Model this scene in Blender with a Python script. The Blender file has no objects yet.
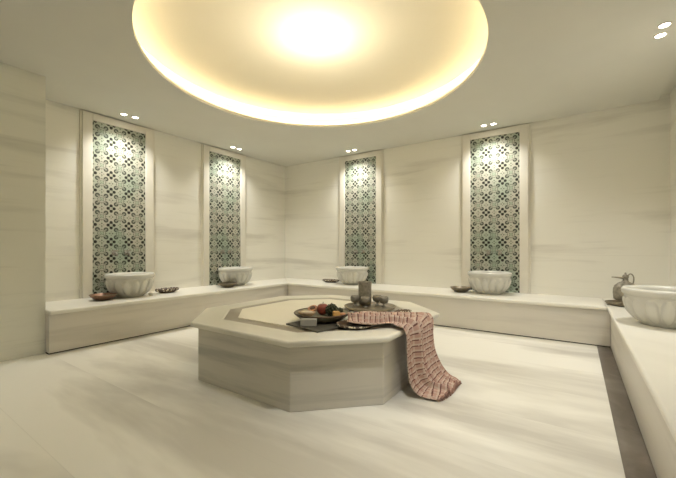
import bpy, bmesh, math, random
from mathutils import Vector, Matrix
random.seed(4)
C = bpy.context.scene.collection
PI = math.pi

# ------------------------------------------------------------------ camera
FPX = 347.5
cam_d = bpy.data.cameras.new('camera')
cam = bpy.data.objects.new('camera', cam_d); C.objects.link(cam)
cam.location = (5.235, -5.615, 1.088)
cam.rotation_euler = (PI / 2, 0, 0.5999)
cam_d.sensor_width = 36
cam_d.lens = 36 * FPX / 676
cam_d.shift_y = (248.5 - 239) / 676
cam_d.clip_start = .05
bpy.context.scene.camera = cam

# ------------------------------------------------------------------ world, light levels, exposure
w = bpy.data.worlds.new('world'); bpy.context.scene.world = w
w.use_nodes = True
w.node_tree.nodes['Background'].inputs[0].default_value = (.8, .75, .6, 1)
w.node_tree.nodes['Background'].inputs[1].default_value = 0.0
vs = bpy.context.scene.view_settings
vs.view_transform = 'Standard'; vs.look = 'None'; vs.gamma = 1; vs.use_curve_mapping = False
vs.exposure = 0.55
COVE_EMIT = 15.5        # LED strip hidden on the ledge of the round recess
DOME_LAMP = 30.0       # lamp behind the translucent centre of the recess
SPOT_W = 46.0           # each small downlight
FILL_W = 70.0          # added fill lights, out of view over the near part of the room
LAMP_EMIT = 14.0
COVE_COL = (1.0, .86, .58)
SPOT_COL = (1.0, .97, .90)
cy_ = bpy.context.scene.cycles
cy_.max_bounces = 10; cy_.diffuse_bounces = 7; cy_.glossy_bounces = 4
cy_.sample_clamp_indirect = 6.0
cy_.caustics_reflective = False; cy_.caustics_refractive = False

# ------------------------------------------------------------------ measurements
H = 2.87               # ceiling
ZB = .45               # bench top
BD = .79               # bench depth
XR = 6.157             # right wall
XBR = 5.55             # front face of the right bench
YF = -7.3              # wall behind the camera
PX, PY = .691, -4.351  # pier in front of the left wall
RC = (3.067, -2.84); RR = 1.60
OC = (3.165, -2.93); OT = .487

# ------------------------------------------------------------------ node helpers
def new_mat(name):
    m = bpy.data.materials.new(name); m.use_nodes = True
    nt = m.node_tree; nt.nodes.clear()
    out = nt.nodes.new('ShaderNodeOutputMaterial')
    b = nt.nodes.new('ShaderNodeBsdfPrincipled')
    nt.links.new(b.outputs[0], out.inputs[0])
    return m, nt, b

def val(nt, op, a, b=None, c=None, clamp=False):
    n = nt.nodes.new('ShaderNodeMath'); n.operation = op; n.use_clamp = clamp
    for i, x in enumerate((a, b, c)):
        if x is None: continue
        if isinstance(x, (int, float)): n.inputs[i].default_value = x
        else: nt.links.new(x, n.inputs[i])
    return n.outputs[0]

def mixc(nt, fac, a, b):
    n = nt.nodes.new('ShaderNodeMix'); n.data_type = 'RGBA'
    for idx, x in ((0, fac), (6, a), (7, b)):
        if isinstance(x, (int, float)): n.inputs[idx].default_value = x
        elif isinstance(x, tuple): n.inputs[idx].default_value = (*x, 1)
        else: nt.links.new(x, n.inputs[idx])
    return n.outputs[2]

def coords(nt, scale=(1, 1, 1), loc=(0, 0, 0)):
    tc = nt.nodes.new('ShaderNodeTexCoord'); mp = nt.nodes.new('ShaderNodeMapping')
    nt.links.new(tc.outputs['Object'], mp.inputs[0])
    mp.inputs['Scale'].default_value = scale; mp.inputs['Location'].default_value = loc
    return mp.outputs[0]

def noise(nt, vec, scale, detail=4, rough=.5, dist=0):
    n = nt.nodes.new('ShaderNodeTexNoise')
    nt.links.new(vec, n.inputs['Vector'])
    n.inputs['Scale'].default_value = scale; n.inputs['Detail'].default_value = detail
    n.inputs['Roughness'].default_value = rough; n.inputs['Distortion'].default_value = dist
    return n.outputs['Fac']

def ramp(nt, fac, stops):
    n = nt.nodes.new('ShaderNodeValToRGB'); nt.links.new(fac, n.inputs[0])
    e = n.color_ramp.elements
    while len(e) < len(stops): e.new(.5)
    for el, (p, v) in zip(e, stops):
        el.position = p; el.color = (v, v, v, 1) if isinstance(v, (int, float)) else (*v, 1)
    return n.outputs[0]

def plain(name, col, rough=.5, metal=0.0, bump=0.0, bscale=60, var=.0):
    m, nt, b = new_mat(name)
    v = coords(nt)
    nz = noise(nt, v, bscale, 3)
    dark = tuple(c * (1 - var) for c in col)
    nt.links.new(mixc(nt, ramp(nt, nz, [(.35, 0.0), (.65, 1.0)]), dark, col), b.inputs['Base Color'])
    b.inputs['Roughness'].default_value = rough; b.inputs['Metallic'].default_value = metal
    if bump:
        bn = nt.nodes.new('ShaderNodeBump'); bn.inputs['Strength'].default_value = bump; bn.inputs['Distance'].default_value = .004
        nt.links.new(nz, bn.inputs['Height']); nt.links.new(bn.outputs[0], b.inputs['Normal'])
    return m

def marble(name, base, vein, stretch, amount=.6, rough=.35, cell=None, seed=0.0, lo=.52, hi=.68, fine=.3, joint=None):
    """bands of vein colour drawn out along the axis whose stretch is smallest; slabs of size cell shift them"""
    m, nt, b = new_mat(name)
    tc = nt.nodes.new('ShaderNodeTexCoord')
    vec = tc.outputs['Object']
    if cell:
        sn = nt.nodes.new('ShaderNodeVectorMath'); sn.operation = 'SNAP'
        nt.links.new(vec, sn.inputs[0]); sn.inputs[1].default_value = cell
        wn = nt.nodes.new('ShaderNodeTexWhiteNoise'); wn.noise_dimensions = '3D'
        nt.links.new(sn.outputs[0], wn.inputs['Vector'])
        sc = nt.nodes.new('ShaderNodeVectorMath'); sc.operation = 'SCALE'
        nt.links.new(wn.outputs['Color'], sc.inputs[0]); sc.inputs['Scale'].default_value = .35
        ad = nt.nodes.new('ShaderNodeVectorMath'); ad.operation = 'ADD'
        nt.links.new(vec, ad.inputs[0]); nt.links.new(sc.outputs[0], ad.inputs[1])
        vec = ad.outputs[0]
    mp = nt.nodes.new('ShaderNodeMapping'); nt.links.new(vec, mp.inputs[0])
    mp.inputs['Scale'].default_value = stretch; mp.inputs['Location'].default_value = (seed, seed * .7, seed * 1.3)
    n1 = noise(nt, mp.outputs[0], 1.0, 5, .55, .35)
    n2 = noise(nt, mp.outputs[0], 4.0, 4, .6, .2)
    n3 = noise(nt, coords(nt, (1.2, 1.2, 1.2), (seed, 3, 1)), 1.0, 2)
    f1 = ramp(nt, n1, [(lo, 0.0), (hi, 1.0)])
    f2 = ramp(nt, n2, [(.55, 0.0), (.75, 1.0)])
    f = val(nt, 'ADD', val(nt, 'MULTIPLY', f1, amount), val(nt, 'MULTIPLY', val(nt, 'MULTIPLY', f2, fine), ramp(nt, n3, [(.4, .1), (.6, 1.0)])), clamp=True)
    col = mixc(nt, f, base, vein)
    if joint:
        # hairline joints between slabs: (axis, spacing, offset)
        sep = nt.nodes.new('ShaderNodeSeparateXYZ'); nt.links.new(tc.outputs['Object'], sep.inputs[0])
        tot = None
        for ax, sp, off in joint:
            t = val(nt, 'FRACT', val(nt, 'DIVIDE', val(nt, 'ADD', sep.outputs[ax], off + 100 * sp), sp))
            d = val(nt, 'ABSOLUTE', val(nt, 'SUBTRACT', t, .5))
            k = val(nt, 'GREATER_THAN', d, .5 - .0022 / sp)
            tot = k if tot is None else val(nt, 'MAXIMUM', tot, k)
        col = mixc(nt, val(nt, 'MULTIPLY', tot, .2), col, tuple(c * .55 for c in base))
    nt.links.new(col, b.inputs['Base Color'])
    b.inputs['Roughness'].default_value = rough
    return m

M = {}
M['wall'] = marble('wall_marble', (.80, .785, .72), (.58, .56, .50), (.35, .35, 4.2), .8, .42, seed=2.3, joint=[(2, 10, 9)], lo=.55, hi=.72, fine=.25)
M['pier'] = marble('pier_marble', (.70, .70, .635), (.50, .50, .445), (.35, .35, 5.5), .8, .42, seed=5.1, lo=.54, hi=.7)
M['floor'] = marble('floor_marble', (.84, .825, .765), (.52, .50, .45), (.32, 1.25, 1), .85, .34, cell=(30, .62, 9), seed=1.7, lo=.50, hi=.64, fine=.15, joint=[(1, .62, 0)])
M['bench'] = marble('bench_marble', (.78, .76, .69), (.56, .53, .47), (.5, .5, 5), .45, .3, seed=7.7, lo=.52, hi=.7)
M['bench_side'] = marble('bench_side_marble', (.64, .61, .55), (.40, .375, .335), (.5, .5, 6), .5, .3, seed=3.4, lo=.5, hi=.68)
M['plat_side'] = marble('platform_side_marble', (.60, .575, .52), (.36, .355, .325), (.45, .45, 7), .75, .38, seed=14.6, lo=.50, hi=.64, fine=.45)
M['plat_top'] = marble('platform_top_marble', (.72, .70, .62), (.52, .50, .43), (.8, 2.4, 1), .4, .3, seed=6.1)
M['plat_centre'] = marble('platform_centre_marble', (.88, .84, .72), (.76, .72, .60), (.8, 2.4, 1), .35, .3, seed=9.1)
M['inlay'] = marble('inlay_marble', (.30, .26, .20), (.42, .38, .31), (4, 4, 4), .6, .3, seed=4.1)
M['channel'] = marble('channel_marble', (.12, .10, .085), (.30, .27, .23), (3, 2.2, 2), .7, .3, seed=8.8, lo=.5, hi=.75)
M['basin'] = marble('basin_marble', (.60, .59, .54), (.46, .455, .41), (3, 3, 3), .5, .25, seed=2.2)
M['ceiling'] = plain('ceiling_paint', (.68, .67, .61), .9, var=.02, bscale=3)
M['recess'] = plain('recess_paint', (.86, .83, .74), .9, var=.02, bscale=3)
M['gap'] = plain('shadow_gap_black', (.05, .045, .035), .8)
M['frame'] = plain('frame_stone', (.76, .73, .65), .45, var=.05, bscale=5)
M['pewter'] = plain('old_pewter', (.34, .31, .25), .5, .45, .3, 30, .35)
M['brass'] = plain('aged_brass_tray', (.33, .28, .20), .42, .6, .2, 25, .3)
M['copper'] = plain('hammered_copper', (.33, .19, .13), .45, .55, .5, 70, .3)
M['darkmetal'] = plain('dark_bronze', (.24, .20, .14), .42, .6, .4, 50, .3)
M['chrome'] = plain('trim_white', (.75, .70, .60), .4)
M['slate'] = plain('slate_board', (.075, .068, .05), .6, 0, .5, 40, .3)
M['soap'] = plain('pale_soap', (.42, .40, .36), .55, 0, .1, 30, .08)
M['white_soap'] = plain('white_soap', (.75, .72, .62), .5)
M['stone_dish'] = plain('stone_dish', (.27, .25, .17), .55, 0, .4, 18, .45)
M['apple'] = plain('red_fruit_skin', (.30, .055, .03), .35, 0, .1, 14, .4)
M['flesh'] = plain('fruit_flesh', (.62, .30, .16), .5, 0, .2, 40, .3)
M['seeds'] = plain('fruit_core', (.10, .04, .02), .5, 0, .4, 90, .3)
M['grape'] = plain('dark_green_fruit', (.035, .045, .012), .35, 0, .3, 40, .5)
M['cheese'] = plain('orange_soap', (.75, .42, .14), .5, 0, .1, 30, .15)
M['shell'] = plain('fruit_rind', (.50, .36, .24), .5, 0, .3, 30, .4)
M['wood'] = plain('dark_walnut', (.11, .065, .035), .45, 0, .3, 30, .4)
M['pearl'] = plain('pearl_inlay', (.62, .55, .42), .35, 0, .1, 60, .15)
def bead_mat():
    m, nt, b = new_mat('pearl_and_wood_beading')
    v = nt.nodes.new('ShaderNodeTexVoronoi'); v.inputs['Scale'].default_value = 48
    nt.links.new(coords(nt, (1, 1, .5)), v.inputs['Vector'])
    nt.links.new(mixc(nt, val(nt, 'LESS_THAN', v.outputs['Distance'], .42), (.06, .035, .02), (.66, .60, .47)), b.inputs['Base Color'])
    b.inputs['Roughness'].default_value = .4
    return m
M['beads'] = bead_mat()
M['stem'] = plain('stem_brown', (.07, .045, .02), .7)

def emissive(name, col, s):
    m, nt, b = new_mat(name)
    b.inputs['Base Color'].default_value = (*col, 1)
    b.inputs['Emission Color'].default_value = (*col, 1); b.inputs['Emission Strength'].default_value = s
    return m
M['led'] = emissive('led_strip', COVE_COL, COVE_EMIT)
M['lens'] = emissive('lamp_lens', (1, .93, .78), LAMP_EMIT)

def membrane_mat():
    m = bpy.data.materials.new('stretch_fabric'); m.use_nodes = True
    nt = m.node_tree; nt.nodes.clear()
    out = nt.nodes.new('ShaderNodeOutputMaterial'); mx = nt.nodes.new('ShaderNodeMixShader')
    d = nt.nodes.new('ShaderNodeBsdfDiffuse'); t = nt.nodes.new('ShaderNodeBsdfTranslucent')
    c = mixc(nt, noise(nt, coords(nt), 4, 2), (.84, .80, .70), (.86, .82, .72))
    nt.links.new(c, d.inputs[0]); nt.links.new(c, t.inputs[0])
    mx.inputs[0].default_value = .45
    nt.links.new(d.outputs[0], mx.inputs[1]); nt.links.new(t.outputs[0], mx.inputs[2]); nt.links.new(mx.outputs[0], out.inputs[0])
    return m
M['membrane'] = membrane_mat()

TILE = .68 / 3
def tile_mat():
    """glazed tile: four-dot flowers at the tile corners, curled leaves between them"""
    m, nt, b = new_mat('glazed_pattern_tile')
    tc = nt.nodes.new('ShaderNodeTexCoord'); sep = nt.nodes.new('ShaderNodeSeparateXYZ')
    nt.links.new(tc.outputs['Object'], sep.inputs[0])
    def fold(o, off):
        u = val(nt, 'ADD', val(nt, 'DIVIDE', o, TILE), off + 40)
        return val(nt, 'PINGPONG', u, .5)
    a = fold(sep.outputs[0], .5); c = fold(sep.outputs[2], 0.0)      # 0 on a flower, .5 half way
    def dist(px, py, sx=1, sy=1):
        dx = val(nt, 'MULTIPLY', val(nt, 'SUBTRACT', a, px), sx); dy = val(nt, 'MULTIPLY', val(nt, 'SUBTRACT', c, py), sy)
        return val(nt, 'SQRT', val(nt, 'ADD', val(nt, 'MULTIPLY', dx, dx), val(nt, 'MULTIPLY', dy, dy)))
    def disc(px, py, r, s=.012, sx=1, sy=1):
        return val(nt, 'DIVIDE', val(nt, 'SUBTRACT', r + s, dist(px, py, sx, sy)), 2 * s, clamp=True)
    def ring(px, py, r, w_, s=.012):
        d = val(nt, 'ABSOLUTE', val(nt, 'SUBTRACT', dist(px, py), r))
        return val(nt, 'DIVIDE', val(nt, 'SUBTRACT', w_ + s, d), 2 * s, clamp=True)
    def mul(x, y): return val(nt, 'MULTIPLY', x, y)
    def mx(*xs):
        r = xs[0]
        for x in xs[1:]: r = val(nt, 'MAXIMUM', r, x)
        return r
    cloud = ramp(nt, noise(nt, coords(nt, (2.2, 1, 1.1), (1, 2, 3)), 1.6, 2), [(.42, 0.0), (.66, 1.0)])
    ground = mixc(nt, mul(cloud, .55), (.46, .45, .38), (.24, .37, .28))
    # pale green petals and crosses
    green = mx(disc(.5, .5, .12), disc(.5, .16, .055, sx=1.6), disc(.16, .5, .055, sy=1.6), disc(.09, .09, .05))
    col = mixc(nt, mul(green, .55), ground, (.28, .38, .27))
    # curls: a ring open towards the tile centre, with a seed inside
    gap = disc(.36, .36, .06)
    curl = mul(ring(.275, .275, .088, .042), val(nt, 'SUBTRACT', 1, gap))
    seed = disc(.275, .265, .024)
    # stems and small marks
    stem = mx(mul(ring(.5, .5, .20, .016), .9), mul(ring(.5, .5, .10, .012), .8), mul(ring(0, 0, .115, .010), .8), disc(.5, .285, .036), disc(.285, .5, .036), disc(.5, .075, .042), disc(.075, .5, .042), disc(.40, 0, .026), disc(0, .40, .026), disc(.41, .41, .028), disc(.5, .5, .022))
    col = mixc(nt, mul(mx(curl, seed), .92), col, (.022, .032, .020))
    col = mixc(nt, mul(stem, .75), col, (.05, .055, .035))
    # flower
    dia = val(nt, 'ADD', a, c)
    diamond = val(nt, 'DIVIDE', val(nt, 'SUBTRACT', .03, val(nt, 'ABSOLUTE', val(nt, 'SUBTRACT', dia, .165))), .02, clamp=True)
    dots = mx(disc(0, .165, .088), disc(.165, 0, .088))
    col = mixc(nt, mul(diamond, .95), col, (.045, .035, .022))
    col = mixc(nt, dots, col, (.008, .007, .005))
    col = mixc(nt, mul(disc(0, 0, .045), .35), col, (.30, .22, .15))
    nt.links.new(col, b.inputs['Base Color'])
    b.inputs['Roughness'].default_value = .35
    return m
M['tile'] = tile_mat()

def cloth_mat():
    """checked bath towel; uv.x runs across, uv.y along (metres)"""
    m, nt, b = new_mat('checked_towel_cloth')
    tc = nt.nodes.new('ShaderNodeTexCoord'); sep = nt.nodes.new('ShaderNodeSeparateXYZ')
    nt.links.new(tc.outputs['UV'], sep.inputs[0])
    def stripe(o, period, width, off=0.0):
        t = val(nt, 'FRACT', val(nt, 'ADD', val(nt, 'DIVIDE', o, period), off + 10))
        return val(nt, 'LESS_THAN', t, width)
    u, v = sep.outputs[0], sep.outputs[1]
    wob = val(nt, 'ADD', val(nt, 'SUBTRACT', v, val(nt, 'MULTIPLY', u, .19)), val(nt, 'MULTIPLY', noise(nt, coords(nt), 9, 2), .012))
    col = mixc(nt, stripe(wob, .045, .42, .3), (.45, .29, .24), (.54, .42, .35))
    col = mixc(nt, val(nt, 'MULTIPLY', stripe(u, .034, .30), .45), col, (.62, .53, .44))
    brk = val(nt, 'GREATER_THAN', noise(nt, coords(nt), 40, 2), .42)
    col = mixc(nt, val(nt, 'MULTIPLY', val(nt, 'MULTIPLY', stripe(wob, .045, .19), brk), .88), col, (.10, .02, .02))
    col = mixc(nt, val(nt, 'MULTIPLY', stripe(u, .135, .07), .5), col, (.22, .05, .04))
    nt.links.new(col, b.inputs['Base Color'])
    b.inputs['Roughness'].default_value = .95
    return m
M['cloth'] = cloth_mat()
M['fringe'] = plain('towel_fringe', (.42, .25, .20), .95, var=.4)

# ------------------------------------------------------------------ mesh helpers
def obj(name, bm, mat, parent=None, smooth=False, loc=None, bevel=0, seg=2, angle=.6):
    me = bpy.data.meshes.new(name)
    bmesh.ops.recalc_face_normals(bm, faces=bm.faces[:])
    bm.to_mesh(me); bm.free()
    me.materials.append(M[mat] if isinstance(mat, str) else mat)
    if smooth:
        for p in me.polygons: p.use_smooth = True
    o = bpy.data.objects.new(name, me); C.objects.link(o)
    if parent: o.parent = parent
    if loc: o.location = loc
    if bevel:
        md = o.modifiers.new('bevel', 'BEVEL'); md.width = bevel; md.segments = seg; md.limit_method = 'ANGLE'; md.angle_limit = angle
        if seg > 2:
            for p in me.polygons: p.use_smooth = True
            wn = o.modifiers.new('wn', 'WEIGHTED_NORMAL'); wn.keep_sharp = True
    return o

def box(bm, a, b):
    vs_ = [bm.verts.new((x, y, z)) for x in (a[0], b[0]) for y in (a[1], b[1]) for z in (a[2], b[2])]
    for f in ((0, 1, 3, 2), (4, 6, 7, 5), (0, 4, 5, 1), (2, 3, 7, 6), (0, 2, 6, 4), (1, 5, 7, 3)):
        bm.faces.new([vs_[i] for i in f])
    return bm

def B(a, b): return box(bmesh.new(), a, b)

def prism(pts, z0, z1, bm=None):
    bm = bm or bmesh.new()
    lo = [bm.verts.new((x, y, z0)) for x, y in pts]; hi = [bm.verts.new((x, y, z1)) for x, y in pts]
    bm.faces.new(lo[::-1]); bm.faces.new(hi)
    n = len(pts)
    for i in range(n): bm.faces.new((lo[i], lo[(i + 1) % n], hi[(i + 1) % n], hi[i]))
    return bm

def lathe(prof, n=48, bm=None, fn=None, c=(0, 0, 0), sx=1, sy=1):
    """prof: (radius, z); fn(i_profile, angle) -> radius change; closes at r=0"""
    bm = bm or bmesh.new(); rows = []
    for k, (r, z) in enumerate(prof):
        if r < 1e-6: rows.append([bm.verts.new((c[0], c[1], c[2] + z))]); continue
        row = []
        for i in range(n):
            t = 2 * PI * i / n
            rr = r + (fn(k, t) if fn else 0)
            row.append(bm.verts.new((c[0] + rr * math.cos(t) * sx, c[1] + rr * math.sin(t) * sy, c[2] + z)))
        rows.append(row)
    for a, b in zip(rows, rows[1:]):
        if len(a) == 1 and len(b) == 1: continue
        for i in range(n):
            j = (i + 1) % n
            if len(a) == 1: bm.faces.new((a[0], b[j], b[i]))
            elif len(b) == 1: bm.faces.new((a[i], a[j], b[0]))
            else: bm.faces.new((a[i], a[j], b[j], b[i]))
    return bm

def tube(path, rad, n=10, bm=None):
    bm = bm or bmesh.new(); P_ = [Vector(p) for p in path]; rows = []
    if isinstance(rad, (int, float)): rad = [rad] * len(P_)
    for i, p in enumerate(P_):
        d = (P_[min(i + 1, len(P_) - 1)] - P_[max(i - 1, 0)]).normalized()
        up = Vector((0, 0, 1)) if abs(d.z) < .9 else Vector((0, 1, 0))
        x = d.cross(up).normalized(); y = d.cross(x)
        rows.append([bm.verts.new(p + rad[i] * (x * math.cos(2 * PI * k / n) + y * math.sin(2 * PI * k / n))) for k in range(n)])
    for a, b in zip(rows, rows[1:]):
        for k in range(n): bm.faces.new((a[k], a[(k + 1) % n], b[(k + 1) % n], b[k]))
    bm.faces.new(rows[0][::-1]); bm.faces.new(rows[-1])
    return bm

def ball(c, r, bm=None, sx=1, sy=1, sz=1, u=20, v=12):
    prof = [(r * math.sin(PI * k / v), -r * math.cos(PI * k / v) * sz) for k in range(v + 1)]
    prof[0] = (0, prof[0][1]); prof[-1] = (0, prof[-1][1])
    return lathe(prof, u, bm, c=c, sx=sx, sy=sy)

def smooth_path(pts, n=6):
    out = []; P_ = [Vector(p) for p in pts]
    for i in range(len(P_) - 1):
        p0, p1, p2, p3 = P_[max(i - 1, 0)], P_[i], P_[i + 1], P_[min(i + 2, len(P_) - 1)]
        for k in range(n):
            t = k / n
            out.append(.5 * ((2 * p1) + (p2 - p0) * t + (2 * p0 - 5 * p1 + 4 * p2 - p3) * t * t + (3 * p1 - p0 - 3 * p2 + p3) * t ** 3))
    out.append(P_[-1]); return out

def thing(name, label, cat, loc=(0, 0, 0), rotz=0, group=None):
    o = bpy.data.objects.new(name, None); C.objects.link(o)
    o.location = loc; o.rotation_euler = (0, 0, rotz); o.empty_display_size = .1
    return tag(o, label, cat, group)

def tag(o, label, cat, group=None):
    o['label'] = label; o['category'] = cat
    if group: o['group'] = group
    return o

def struct(name, bm, mat, **k):
    o = obj(name, bm, mat, **k); o['kind'] = 'structure'; return o

def dup(root, loc, rotz, label):
    r = root.copy(); C.objects.link(r); r.location = loc; r.rotation_euler = (0, 0, rotz); r['label'] = label
    for ch in root.children:
        c = ch.copy(); C.objects.link(c); c.parent = r
        for g in ch.children:
            d = g.copy(); C.objects.link(d); d.parent = c
    return r

# ------------------------------------------------------------------ the room
struct('floor', B((-.2, YF - .2, -.1), (XR + .2, .2, 0)), 'floor')
struct('wall_left', B((-.15, YF, 0), (0, 0, 3.25)), 'wall')
struct('wall_back', B((-.15, 0, 0), (XR + .15, .15, 3.25)), 'wall')
struct('wall_right', B((XR, YF, 0), (XR + .15, 0, 3.25)), 'wall')
struct('wall_front', B((-.15, YF - .15, 0), (XR + .15, YF, 3.25)), 'wall')
struct('wall_pier', B((0.0, YF, 0), (PX, PY, H)), 'pier')

def ceiling():
    """slab with a round opening; it stops short of the right wall, leaving a slot"""
    bm = bmesh.new(); n = 96
    X0, X1, Y0, Y1 = 0, XR - .10, YF, 0
    def edge(t):
        dx, dy = math.cos(t), math.sin(t); s = 1e9
        if dx > 1e-9: s = min(s, (X1 - RC[0]) / dx)
        if dx < -1e-9: s = min(s, (X0 - RC[0]) / dx)
        if dy > 1e-9: s = min(s, (Y1 - RC[1]) / dy)
        if dy < -1e-9: s = min(s, (Y0 - RC[1]) / dy)
        return (RC[0] + dx * s, RC[1] + dy * s)
    ang = sorted([2 * PI * i / n for i in range(n)] + [math.atan2(y - RC[1], x - RC[0]) % (2 * PI) for x in (X0, X1) for y in (Y0, Y1)])
    for z in (H, H + .05):
        pass
    ri = []
    for t in ang:
        ci = (RC[0] + RR * math.cos(t), RC[1] + RR * math.sin(t)); e = edge(t)
        ri.append([bm.verts.new((*ci, H)), bm.verts.new((*e, H)), bm.verts.new((*e, H + .035)), bm.verts.new((*ci, H + .035))])
    m = len(ri)
    for i in range(m):
        a, b = ri[i], ri[(i + 1) % m]
        for k in range(4): bm.faces.new((a[k], a[(k + 1) % 4], b[(k + 1) % 4], b[k]))
    return bm
struct('ceiling', ceiling(), 'ceiling')
# the round recess above the opening: side wall and top
RW, RT = 1.82, 3.13
def recess():
    bm = bmesh.new(); n = 96
    lathe([(RR + .001, H + .036), (RW, H + .036), (RW, RT - .06), (RW - .02, RT - .025), (RW - .06, RT), (RW - .06, RT + .012), (RW + .03, RT + .012), (RW + .03, H + .036)], n, bm, c=(RC[0], RC[1], 0))
    return bm
struct('ceiling_recess', recess(), 'recess', smooth=False)
struct('ceiling_membrane', lathe([(RW - .05, RT + .006), (0, RT + .006)], 96, c=(RC[0], RC[1], 0)), 'membrane')
struct('ceiling_upper', B((-.15, YF - .15, 3.72), (XR + .15, .15, 3.8)), 'ceiling')
struct('trim_1', B((XR - .10, YF, H + .05), (XR, 0, H + .07)), 'ceiling')
struct('trim_2', B((XR - .104, YF, H + .036), (XR - .10, 0, H + .07)), 'ceiling')

def torus(R, r, z, n=96, m=6):
    bm = bmesh.new(); rows = []
    for i in range(n):
        t = 2 * PI * i / n
        rows.append([bm.verts.new(((R + r * math.cos(a)) * math.cos(t), (R + r * math.cos(a)) * math.sin(t), z + r * math.sin(a))) for a in [2 * PI * k / m for k in range(m)]])
    for i in range(n):
        a, b = rows[i], rows[(i + 1) % n]
        for k in range(m): bm.faces.new((a[k], a[(k + 1) % m], b[(k + 1) % m], b[k]))
    return bm
led = obj('light_strip', torus(RR + .165, .012, 0, 96, 6), 'led', loc=(RC[0], RC[1], H + .055))
tag(led, 'warm light strip ringing the round ceiling recess, behind its rim', 'light strip')
# bowl light above the membrane
lt = thing('recess_lamp', 'warm lamp glowing through the centre of the round ceiling recess', 'lamp', (3.17, -2.97, RT + .36))
obj('lamp_housing', lathe([(0, .10), (.10, .10), (.10, .02), (.085, .02), (.085, .09), (0, .09)], 24), 'chrome', lt)
ld = bpy.data.lights.new('recess_lamp_light', 'POINT'); ld.energy = DOME_LAMP; ld.color = (1, .90, .68); ld.shadow_soft_size = .06
lo = bpy.data.objects.new('lamp_light', ld); C.objects.link(lo); lo.parent = lt

# dark channel strip at the foot of the right bench, and shadow gaps under the benches
struct('trim_3', B((XBR - .12, YF, 0), (XBR + .02, -BD, .004)), 'channel')

# ------------------------------------------------------------------ benches
def bench(label, base, slab_pts, kick):
    t = thing('marble_bench', label, 'bench', (0, 0, 0), 0, 'marble wall benches')
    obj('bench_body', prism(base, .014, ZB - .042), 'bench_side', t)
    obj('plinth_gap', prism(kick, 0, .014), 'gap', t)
    obj('bench_top', prism(slab_pts, ZB - .042, ZB), 'bench', t, bevel=.014, seg=4)
    return t
D = BD; o_ = .03; k_ = .012
bench('low marble bench along the left wall with two basins on it', [(.002, PY + .002), (D, PY + .002), (D, -D), (.002, -.004)],
      [(0, PY), (D + o_, PY), (D + o_, -D - o_), (0, 0)], [(0, PY), (D - k_, PY), (D - k_, -D + k_), (0, 0)])
bench('low marble bench along the far wall between the two corners', [(.004, -.002), (D, -D), (XBR - .002, -D), (XBR - .002, -.002)],
      [(0, 0), (D + o_, -D - o_), (XBR - o_ - .001, -D - o_), (XBR - o_ - .001, 0)], [(0, 0), (D - k_, -D + k_), (XBR, -D + k_), (XBR, 0)])
bench('low marble bench at the right edge, beside the dark floor strip', [(XBR, 0), (XR - .002, -.002), (XR - .002, YF + .01), (XBR, YF + .01)],
      [(XBR - o_, 0), (XR - .002, -.002), (XR - .002, YF + .01), (XBR - o_, YF + .01)], [(XBR + k_, 0), (XR - .002, -.002), (XR - .002, YF + .01), (XBR + k_, YF + .01)])

# ------------------------------------------------------------------ octagonal platform
def octa(h, c=OC):
    k = .535 - (1.02 - h) * .5          # half the length of the four axis-parallel sides
    return [(c[0] + x, c[1] + y) for x, y in ((-k, -h), (k, -h), (h, -k), (h, k), (k, h), (-k, h), (-h, k), (-h, -k))]
def local(pts, c): return [(x - c[0], y - c[1]) for x, y in pts]
HS = 1.02
pl = thing('octagonal_platform', 'large octagonal marble platform in the middle of the floor', 'platform', (OC[0], OC[1], 0))
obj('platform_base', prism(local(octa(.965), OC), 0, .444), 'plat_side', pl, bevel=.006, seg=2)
def ring_prism(ho, hi, z0, z1):
    bm = bmesh.new(); A = local(octa(ho), OC); I = local(octa(hi), OC); n = 8
    ao = [bm.verts.new((*p, z0)) for p in A]; at = [bm.verts.new((*p, z1)) for p in A]
    io = [bm.verts.new((*p, z0)) for p in I]; it = [bm.verts.new((*p, z1)) for p in I]
    for i in range(n):
        j = (i + 1) % n
        for q in ((ao[i], ao[j], at[j], at[i]), (io[i], it[i], it[j], io[j]), (at[i], at[j], it[j], it[i]), (ao[i], io[i], io[j], ao[j])): bm.faces.new(q)
    return bm
HI, HJ = .785, .675
obj('platform_rim', ring_prism(HS, HI, .444, OT), 'plat_top', pl, bevel=.016, seg=4, angle=.9)
obj('inlay_band', ring_prism(HI, HJ, .444, OT - .008), 'inlay', pl)
obj('platform_centre', prism(local(octa(HJ), OC), .444, OT - .001), 'plat_centre', pl)

# ------------------------------------------------------------------ tile panels with their surrounds
PH0, PH1 = ZB, 2.765
def make_panel(label):
    t = thing('tile_panel', label, 'tile panel', (0, 0, 0), 0, 'patterned tile panels')
    # local x along the wall, -y out of it, z=0 at the panel's top edge
    g = B((-.34, -.014, PH0 - PH1), (.34, -.001, 0)); obj('patterned_tiles', g, 'tile', t)
    z0, z1 = PH0 - PH1, H - .012 - PH1
    for nm, a, b in (('frame_side', (-.455, -.038, z0), (-.34, -.001, z1)), ('frame_side', (.34, -.038, z0), (.455, -.001, z1)), ('frame_head', (-.34, -.038, 0), (.34, -.001, z1))):
        obj(nm, B(a, b), 'frame', t, bevel=.006)
    for s in (-1, 1):
        obj('outer_moulding', B((s * .455 - (0 if s > 0 else .022), -.020, z0), (s * .455 + (.022 if s > 0 else 0), -.001, z1)), 'frame', t, bevel=.004)
    return t
PAN = [(0, -3.34), (0, -1.59), (1.91, 0), (4.23, 0)]
p0 = make_panel('patterned tile panel on the left wall, nearest the pier')
p0.location = (0, PAN[0][1], PH1); p0.rotation_euler = (0, 0, PI / 2)
dup(p0, (0, PAN[1][1], PH1), PI / 2, 'patterned tile panel on the left wall, nearer the far corner')
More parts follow.
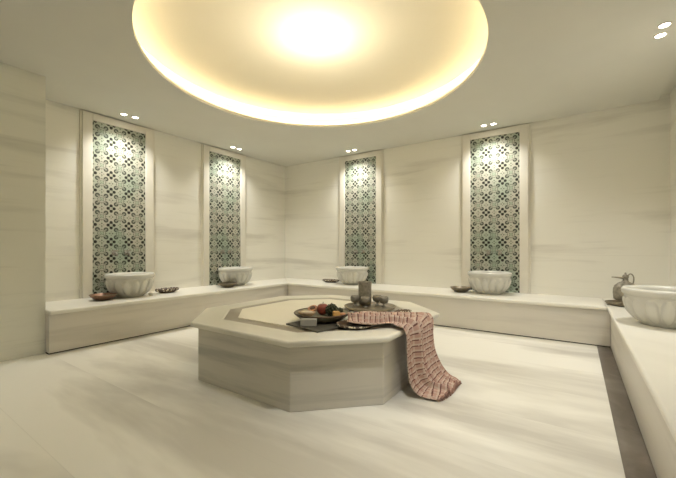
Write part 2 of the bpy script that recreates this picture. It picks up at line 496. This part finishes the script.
dup(p0, (PAN[2][0], 0, PH1), 0, 'patterned tile panel on the far wall, left one, behind the jug')
dup(p0, (PAN[3][0], 0, PH1), 0, 'patterned tile panel on the far wall, right one, with dark flower rows')

# ------------------------------------------------------------------ wall taps
def make_tap(label):
    t = thing('wall_tap', label, 'tap', (0, 0, 0), 0, 'wall taps above the basins')
    r = lathe([(0, 0), (.028, 0), (.028, .006), (.016, .014), (0, .014)], 20)
    bmesh.ops.rotate(r, verts=r.verts, cent=(0, 0, 0), matrix=Matrix.Rotation(PI / 2, 3, 'X')); obj('rosette', r, 'pewter', t, smooth=True)
    obj('spout', tube(smooth_path([(0, -.008, 0), (0, -.05, .004), (0, -.085, -.002), (0, -.10, -.035)], 5), [.013] * 10 + [.011] * 6), 'pewter', t, smooth=True)
    hb = tube([(0, -.045, .008), (0, -.045, .032)], .008); obj('valve_stem', hb, 'pewter', t, smooth=True)
    h = tube([(-.034, -.045, .036), (0, -.045, .038), (.034, -.045, .036)], [.006, .009, .006]); ball((-.036, -.045, .036), .009, h, u=10, v=6); ball((.036, -.045, .036), .009, h, u=10, v=6)
    obj('handle', h, 'pewter', t, smooth=True)
    return t
tp = None
for i, (px, py) in enumerate(PAN):
    where = ('the tile panel nearest the pier', 'the left wall panel nearer the far corner', 'the tile panel behind the jug', 'the rightmost tile panel')[i]
    for s in (-1, 1):
        lab = 'dark %s wall tap on %s' % ('left' if s < 0 else 'right', where)
        loc = (.0145, py + s * .08, 1.02) if px == 0 else (px + s * .08, -.0145, 1.02)
        rz = PI / 2 if px == 0 else 0
        if tp is None: tp = make_tap(lab); tp.location = loc; tp.rotation_euler = (0, 0, rz)
        else: dup(tp, loc, rz, lab)

# ------------------------------------------------------------------ basins
def make_basin(label, r=.292, h=.305):
    t = thing('marble_basin', label, 'basin', (0, 0, 0), 0, 'fluted marble basins')
    n = 256; L = 16
    body = [(0, 0), (.52, 0), (.54, .02), (.58, .06), (.66, .14), (.725, .22), (.775, .30), (.815, .38), (.85, .46), (.875, .54), (.90, .62), (.915, .70), (.93, .78), (.93, .80)]
    def f(k, t_):
        v = body[k][1]
        if v < .05 or v > .78: return 0
        q = (t_ * L / (2 * PI)) % 1 * 2 - 1
        e = (abs(q) / .88) ** 2.2 + (abs(v - .40) / .33) ** 2.4
        return .024 * max(0, 1 - e) ** .38 if e < 1 else 0
    fine = []
    for (r0, z0), (r1, z1) in zip(body, body[1:]):
        m = 1 if z1 - z0 < .03 else 5
        for k in range(m): fine.append((r0 + (r1 - r0) * k / m, z0 + (z1 - z0) * k / m))
    fine.append(body[-1]); body = fine
    # body below the rim (outside), then the hollow inside, one closed shell
    inner = [(.80, .80), (.80, .78), (.76, .62), (.66, .42), (.48, .24), (.25, .14), (0, .12)]
    obj('bowl', lathe([(a * r, b * h) for a, b in body + inner], n, fn=lambda k, t_: f(k, t_) if k < len(body) else 0), 'basin', t, smooth=True)
    rim = [(.795, .79), (.925, .79), (.955, .81), (.965, .835), (.99, .85), (1.0, .88), (1.0, .93), (.985, .97), (.95, 1.0), (.87, 1.0), (.83, .975), (.80, .93), (.795, .79)]
    obj('rim', lathe([(a * r, b * h) for a, b in rim], 96), 'basin', t, smooth=True)
    return t
b0 = make_basin('fluted marble basin on the left bench, nearest the pier'); b0.location = (.30, -3.34, ZB)
dup(b0, (.30, -1.59, ZB), .1, 'fluted marble basin on the left bench, nearer the far corner')
dup(b0, (1.91, -.30, ZB), .2, 'fluted marble basin on the far bench, partly behind the jug')
dup(b0, (4.22, -.30, ZB), .15, 'fluted marble basin on the far bench before the rightmost tile panel')
dup(b0, (5.855, -1.69, ZB), .1, 'largest looking fluted basin, at the right edge on the right bench')

# ------------------------------------------------------------------ bowls and dishes on the benches
def make_cup_bowl(label, mat):
    t = thing('shallow_bowl', label, 'bowl', (0, 0, 0), 0, 'shallow metal bath bowls')
    r = .145
    prof = [(0, 0), (.45, 0), (.5, .03), (.62, .08), (.80, .20), (.93, .33), (1.0, .44), (1.03, .46), (1.02, .49), (.98, .48), (.90, .36), (.76, .22), (.58, .12), (.3, .08), (.13, .08), (.10, .14), (0, .16)]
    obj('bowl', lathe([(a * r, b * r) for a, b in prof], 48), mat, t, smooth=True)
    obj('rim', torus(r * 1.015, .0035, r * .475, 48, 6), 'darkmetal', t, smooth=True)
    return t
c0 = make_cup_bowl('reddish copper shallow bowl left of the basin nearest the pier', 'copper'); c0.location = (.40, -3.70, ZB)
c1 = make_cup_bowl('dark shallow metal bowl left of the basin nearer the far corner', 'darkmetal'); c1.location = (.50, -1.91, ZB)
c2 = make_cup_bowl('olive brown shallow metal bowl left of the rightmost panel basin', 'darkmetal'); c2.location = (3.84, -.38, ZB)

def inlaid_dish(label, loc, rz, r=.17, sx=1.0, sy=1.0, h=.05):
    t = thing('inlaid_dish', label, 'dish', loc, rz, 'dishes with pale inlaid edges')
    obj('dish_body', lathe([(0, 0), (.6 * r, 0), (.86 * r, h * .4), (r, h), (.97 * r, h), (.86 * r, h * .6), (.70 * r, h * .4), (0, h * .35)], 48, sx=sx, sy=sy), 'wood', t, smooth=True)
    pe = obj('inlaid_rim', lathe([(r * .955, h * .70), (r * 1.0, h * .50), (r * 1.035, h * .80), (r * 1.02, h * 1.08), (r * .96, h * 1.08), (r * .955, h * .70)], 60, sx=sx, sy=sy), 'beads', t, smooth=True)
    pe['label'] = 'rim with pale inlaid beading'
    return t
inlaid_dish('oval inlaid dish right of the basin nearest the pier', (.36, -2.86, ZB), PI / 2, .165, 1.0, .55, .06)
inlaid_dish('oval inlaid dish left of the basin behind the jug', (1.42, -.28, ZB), 0, .18, 1.0, .5, .05)
inlaid_dish('round dark dish with beaded edge under the folded towel end', (3.83, -3.335, OT), .4, .135, 1, 1, .026)
inlaid_dish('small pale-edged dish on the platform rim behind the towel', (3.90, -2.59, OT), .9, .085, 1, .6, .022)
tag(obj('soap_ball', ball((0, 0, .026), .03, sz=.87), 'white_soap', smooth=True, loc=(.50, -3.17, ZB)), 'small white soap at the foot of the basin nearest the pier', 'soap')

# ------------------------------------------------------------------ round tray, jug and goblets on the platform
TR = (3.538, -2.569)
ty = thing('round_tray', 'round brass tray carrying a jug and goblets on the platform', 'tray', (TR[0], TR[1], OT))
obj('tray_plate', lathe([(0, 0), (.215, 0), (.243, .012), (.255, .026), (.250, .029), (.238, .018), (.20, .012), (0, .012)], 64), 'brass', ty, smooth=True)
obj('tray_rim', torus(.253, .004, .028, 64, 6), 'brass', ty, smooth=True)
jg = thing('metal_jug', 'tall straight sided pewter jug standing on the round tray', 'jug', (3.415, -2.455, OT + .0125))
obj('jug_body', lathe([(0, 0), (.045, 0), (.062, .012), (.068, .04), (.069, .12), (.068, .19), (.070, .232), (.073, .240), (.070, .243), (.066, .236), (.063, .19), (.062, .04), (.04, .012), (0, .01)], 40), 'pewter', jg, smooth=True)
obj('jug_band', torus(.070, .003, .225, 40, 6), 'pewter', jg, smooth=True)
jh = obj('jug_handle', tube(smooth_path([(-.03, .058, .205), (-.045, .10, .215), (-.05, .118, .16), (-.04, .10, .085), (-.03, .058, .065)], 5), .006), 'pewter', jg, smooth=True)
def make_goblet(label):
    t = thing('goblet', label, 'goblet', (0, 0, 0), 0, 'small pewter goblets')
    obj('goblet_cup', lathe([(0, .030), (.014, .031), (.038, .042), (.047, .062), (.048, .082), (.043, .102), (.040, .102), (.044, .082), (.042, .064), (.030, .050), (0, .044)], 28), 'pewter', t, smooth=True)
    obj('goblet_foot', lathe([(0, 0), (.026, 0), (.025, .005), (.010, .012), (.007, .022), (.011, .030), (.008, .038), (0, .038)], 24), 'pewter', t, smooth=True)
    return t
g0 = make_goblet('leftmost small pewter goblet on the round tray'); g0.location = (3.355, -2.555, OT + .0125)
dup(g0, (3.49, -2.58, OT + .0125), .5, 'pewter goblet standing right in front of the jug')
dup(g0, (3.53, -2.40, OT + .0125), .9, 'pewter goblet right of the jug, left of its twin')
dup(g0, (3.635, -2.455, OT + .0125), 1.3, 'rightmost pewter goblet on the round tray')

# ------------------------------------------------------------------ slate, soap, stone dish with fruit
sl = prism([(-.19, -.19), (.19, -.19), (.19, .19), (-.19, .19)], 0, .010)
sl = obj('slate_board', sl, 'slate', loc=(3.57, -3.435, OT), bevel=.003); sl.rotation_euler = (0, 0, -.2)
tag(sl, 'thin dark square slate board under the stone dish', 'board')
so = obj('soap_bar', B((-.062, -.018, 0), (.062, .018, .056)), 'soap', loc=(3.555, -3.555, OT + .0102), bevel=.005, seg=3); so.rotation_euler = (0, 0, .58)
tag(so, 'pale grey rectangular soap block on the slate board', 'soap')
DC = (3.485, -3.29); DZ = OT + .0102
sd = thing('stone_dish', 'round mottled stone dish holding fruit on the slate board', 'dish', (DC[0], DC[1], DZ))
obj('dish_body', lathe([(0, 0), (.14, 0), (.175, .008), (.215, .036), (.232, .056), (.228, .061), (.214, .054), (.18, .032), (.12, .024), (0, .024)], 56), 'stone_dish', sd, smooth=True)
obj('dish_rim', torus(.230, .0065, .058, 56, 6), 'wood', sd, smooth=True)
FZ = DZ + .0245
def fruit(name, label, dx, dy, r, sz=.92, mat='apple'):
    t = thing(name, label, 'fruit', (dx, dy, FZ))
    prof = []
    for k in range(15):
        a = PI * k / 14; rr = r * math.sin(a); z = r * sz - r * sz * math.cos(a)
        if k > 10: z -= r * .16 * ((k - 10) / 4) ** 2
        prof.append((rr if 0 < k < 14 else 0, z))
    obj('fruit_skin', lathe(prof, 28), mat, t, smooth=True)
    obj('stem', tube([(0, 0, r * 1.62), (.004, 0, r * 2.05)], .003, 6), 'stem', t)
    return t
fruit('apple', 'red apple at the back of the stone dish', 3.45, -3.235, .054)
hf = thing('halved_fruit', 'halved fruit with dark core, left of the red apple', 'fruit', (3.355, -3.245, FZ + .010))
q = lathe([(0, 0), (.02, .002), (.036, .014), (.042, .034), (.040, .036), (0, .036)], 28); obj('fruit_skin', q, 'flesh', hf, smooth=False)
q = lathe([(0, .0362), (.027, .0362), (.020, .042), (0, .040)], 24); obj('fruit_core', q, 'seeds', hf, smooth=True)
hf.rotation_euler = (.45, -.15, .5); hf.location.z += .012
br = thing('open_shell_fruit', 'pale cut fruit half lying at the left of the stone dish', 'fruit', (3.41, -3.40, FZ + .008), .4)
obj('fruit_rind', lathe([(0, 0), (.04, .004), (.062, .022), (.066, .038), (.060, .040), (.050, .030), (0, .020)], 30, sx=1.1, sy=.8), 'shell', br, smooth=True)
obj('fruit_flesh', lathe([(0, .046), (.035, .042), (.052, .0325), (0, .0225)], 26, sx=1.1, sy=.8), 'pearl', br, smooth=True)
# knobbly dark green fruits made of small lobes
def knobbly(label, x, y, r, n):
    t = thing('custard_apple', label, 'fruit', (x, y, FZ), 0, 'dark green knobbly fruits')
    bm = ball((0, 0, r * .95), r * .86, sz=.95, u=18, v=10)
    for k in range(n):
        z = 1 - 2 * (k + .5) / n; s = math.sqrt(1 - z * z); a = k * 2.39996
        ball((r * .82 * s * math.cos(a), r * .82 * s * math.sin(a), r * .95 + r * .80 * z), r * .24, bm, u=7, v=5)
    obj('fruit_skin', bm, 'grape', t, smooth=True)
    obj('stem', tube([(0, 0, r * 1.8), (0, .003, r * 2.1)], .003, 6), 'stem', t)
knobbly('large dark green knobbly fruit on the right of the stone dish', 3.55, -3.245, .054, 46)
knobbly('small dark green fruit behind the larger knobbly one', 3.565, -3.145, .030, 30)
oc = obj('soap_cube', B((-.026, -.026, 0), (.026, .026, .046)), 'cheese', loc=(3.625, -3.285, FZ + .008), bevel=.005, seg=3); oc.rotation_euler = (0, .0, .9)
tag(oc, 'small orange cube on the stone dish before the dark fruit', 'soap')
pk = obj('pebble', ball((0, 0, .014), .026, sz=.5, sx=1.2), 'flesh', smooth=True, loc=(3.645, -3.225, FZ + .010)); tag(pk, 'small pinkish pebble right of the orange cube', 'pebble')

# ------------------------------------------------------------------ towel
def towel():
    rows = [  # (front edge, back edge)
        ((3.785, -3.37, .524), (3.735, -3.24, .530)),
        ((3.86, -3.43, .524), (3.72, -3.10, .540)),
        ((3.96, -3.41, .518), (3.74, -3.00, .535)),
        ((4.02, -3.31, .505), (3.85, -2.92, .525)),
        ((4.08, -3.24, .508), (3.96, -2.81, .520)),
        ((4.15, -3.26, .500), (4.08, -2.71, .516)),
        ((4.185, -3.27, .500), (4.17, -2.65, .512)),
        ((4.208, -3.27, .455), (4.212, -2.67, .465)),
        ((4.212, -3.27, .36), (4.222, -2.70, .37)),
        ((4.218, -3.26, .22), (4.24, -2.72, .24)),
        ((4.24, -3.25, .10), (4.29, -2.72, .12)),
        ((4.29, -3.22, .03), (4.36, -2.72, .04)),
        ((4.37, -3.20, .014), (4.43, -2.72, .016)),
        ((4.43, -3.18, .012), (4.48, -2.76, .014)),
    ]
    F = smooth_path([r[0] for r in rows], 6); Bk = smooth_path([r[1] for r in rows], 6)
    nt_, ns = 56, len(F); bm = bmesh.new(); uvl = bm.loops.layers.uv.new('UVMap'); grid = []; uvs = {}
    L = 0
    for i in range(ns):
        if i: L += ((F[i] + Bk[i]) / 2 - (F[i - 1] + Bk[i - 1]) / 2).length
        row = []
        e = F[i] - Bk[i]; a_, b_ = (F[min(i + 1, ns - 1)] - F[max(i - 1, 0)]), e
        nrm = a_.cross(b_).normalized()
        if nrm.z < -.05 or (abs(nrm.z) < .3 and nrm.x < 0): nrm = -nrm
        s = i / (ns - 1)
        for j in range(nt_ + 1):
            t = j / nt_
            p = Bk[i].lerp(F[i], t)
            amp = .016 if s < .45 else .020
            wv = abs(math.sin(t * PI * 2.3 + .7 * math.sin(s * 5))) ** 1.3 * amp + .5 * amp * abs(math.sin(t * PI * 7.1 + 2.2 * s * 3))
            fold = .045 * math.exp(-((t - .66 - .06 * math.sin(3 * s)) / .035) ** 2) + .022 * math.exp(-((t - .30 + .12 * s) / .04) ** 2)     # a long crease
            p = p + nrm * (wv + fold) + (Vector((.012 * math.sin(s * 17 + t * 5), 0, 0)) if s > .9 else Vector())
            v = bm.verts.new(p); uvs[v] = (t * .62, L); row.append(v)
        grid.append(row)
    for i in range(ns - 1):
        for j in range(nt_):
            f = bm.faces.new((grid[i][j], grid[i][j + 1], grid[i + 1][j + 1], grid[i + 1][j]))
    for f in bm.faces:
        for l in f.loops: l[uvl].uv = uvs[l.vert]
    tips = [v.co.copy() for v in grid[-1]]
    return bm, tips
t = thing('checked_towel', 'pink and red checked towel draped over the platform edge to the floor', 'towel', (4.2, -3.05, .5))
bm, tips = towel()
bmesh.ops.translate(bm, verts=bm.verts, vec=(-4.2, 3.05, -.5))
cl = obj('towel_cloth', bm, 'cloth', t, smooth=True)
sm = cl.modifiers.new('solid', 'SOLIDIFY'); sm.thickness = .006; sm.offset = 1
fb = bmesh.new()
for k, v in enumerate(tips):
    d = Vector((.012 + .006 * math.sin(k * 3.1), .006 * math.sin(k * 2.3), 0))
    a = v - Vector((4.2, -3.05, .5)); e = a + d; e.z = -.5 + .005
    tube([a, (a + e) / 2, e], [.004, .0045, .003], 5, fb)
obj('fringe', fb, 'fringe', t, smooth=True)

# ------------------------------------------------------------------ ewer on its tray, right bench
EW = (5.685, -.56)
et = thing('metal_tray', 'dark round metal tray under the ewer on the right bench', 'tray', (EW[0] + .02, EW[1] - .02, ZB))
obj('tray_plate', lathe([(0, 0), (.15, 0), (.185, .014), (.195, .030), (.188, .032), (.175, .020), (.14, .012), (0, .012)], 48), 'darkmetal', et, smooth=True)
obj('tray_rim', torus(.192, .004, .031, 48, 6), 'darkmetal', et, smooth=True)
ew = thing('ewer', 'antique metal ewer with long spout and looped handle in the far right corner', 'ewer', (EW[0] + .012, EW[1] - .01, ZB + .0125), .6)
obj('ewer_body', lathe([(0, .035), (.030, .036), (.092, .045), (.108, .060), (.114, .12), (.112, .17), (.100, .208), (.070, .237), (.034, .255), (.026, .268), (.024, .295), (.030, .305), (.030, .312), (0, .316)], 40), 'pewter', ew, smooth=True)
obj('ewer_foot', lathe([(0, 0), (.050, 0), (.050, .008), (.022, .020), (.026, .038), (0, .038)], 32), 'darkmetal', ew, smooth=True)
obj('lid', lathe([(0, .312), (.030, .314), (.024, .328), (.010, .336), (.008, .342), (.011, .350), (0, .358)], 28), 'pewter', ew, smooth=True)
obj('spout', tube(smooth_path([(-.02, 0, .290), (-.06, 0, .298), (-.11, 0, .303), (-.155, 0, .306)], 5), [.013 - .0005 * k for k in range(16)]), 'pewter', ew, smooth=True)
obj('handle', tube(smooth_path([(.02, 0, .300), (.040, 0, .334), (.070, 0, .336), (.092, 0, .300), (.090, 0, .250), (.078, 0, .215)], 6), .0065), 'pewter', ew, smooth=True)

# ------------------------------------------------------------------ downlights
def make_downlight(label, loc, watt, ang=2.15, tilt=(0, 0), group='small round ceiling downlights'):
    t = thing('downlight', label, 'ceiling light', (loc[0], loc[1], H), 0, group)
    obj('trim_ring', lathe([(.034, -.0005), (.046, -.0005), (.045, -.005), (.037, -.007), (.034, -.004), (.034, -.0005)], 28), 'chrome', t, smooth=True)
    obj('lens', lathe([(0, -.003), (.034, -.003), (.034, -.001), (0, -.001)], 24), 'lens', t)
    l = bpy.data.lights.new('downlight_beam', 'SPOT'); l.energy = watt; l.color = SPOT_COL; l.spot_size = ang; l.spot_blend = 1.0; l.shadow_soft_size = .05
    s = bpy.data.objects.new('beam', l); C.objects.link(s); s.parent = t; s.location = (0, 0, -.012); s.rotation_euler = (tilt[0], tilt[1], 0)
    return t
names = ['above the tile panel nearest the pier', 'above the left wall panel nearer the far corner', 'above the tile panel behind the jug', 'above the rightmost tile panel']
POS = [((.29, -3.415), (.30, -3.275)), ((.265, -1.62), (.265, -1.48)), ((1.80, -.265), (1.94, -.265)), ((4.135, -.27), (4.265, -.265))]
for nm, pr in zip(names, POS):
    for s, p in zip(('left', 'right'), pr):
        make_downlight('%s one of the two ceiling downlights %s' % (s, nm), p, SPOT_W)
make_downlight('nearer ceiling downlight at the right edge above the big basin', (5.82, -1.86), SPOT_W)
make_downlight('farther ceiling downlight at the right edge above the big basin', (5.82, -1.70), SPOT_W)
for s, x, y, tl, wt in (('left', 2.0, -6.3, 0, FILL_W), ('right', 4.7, -3.95, .42, FILL_W * 1.7)):  # unseen fill lights, added to brighten the platform front and the floor
    make_downlight('%s one of the added fill lights over the near floor' % s, (x, y), wt, 1.9, (tl, 0), group='added fill lights')
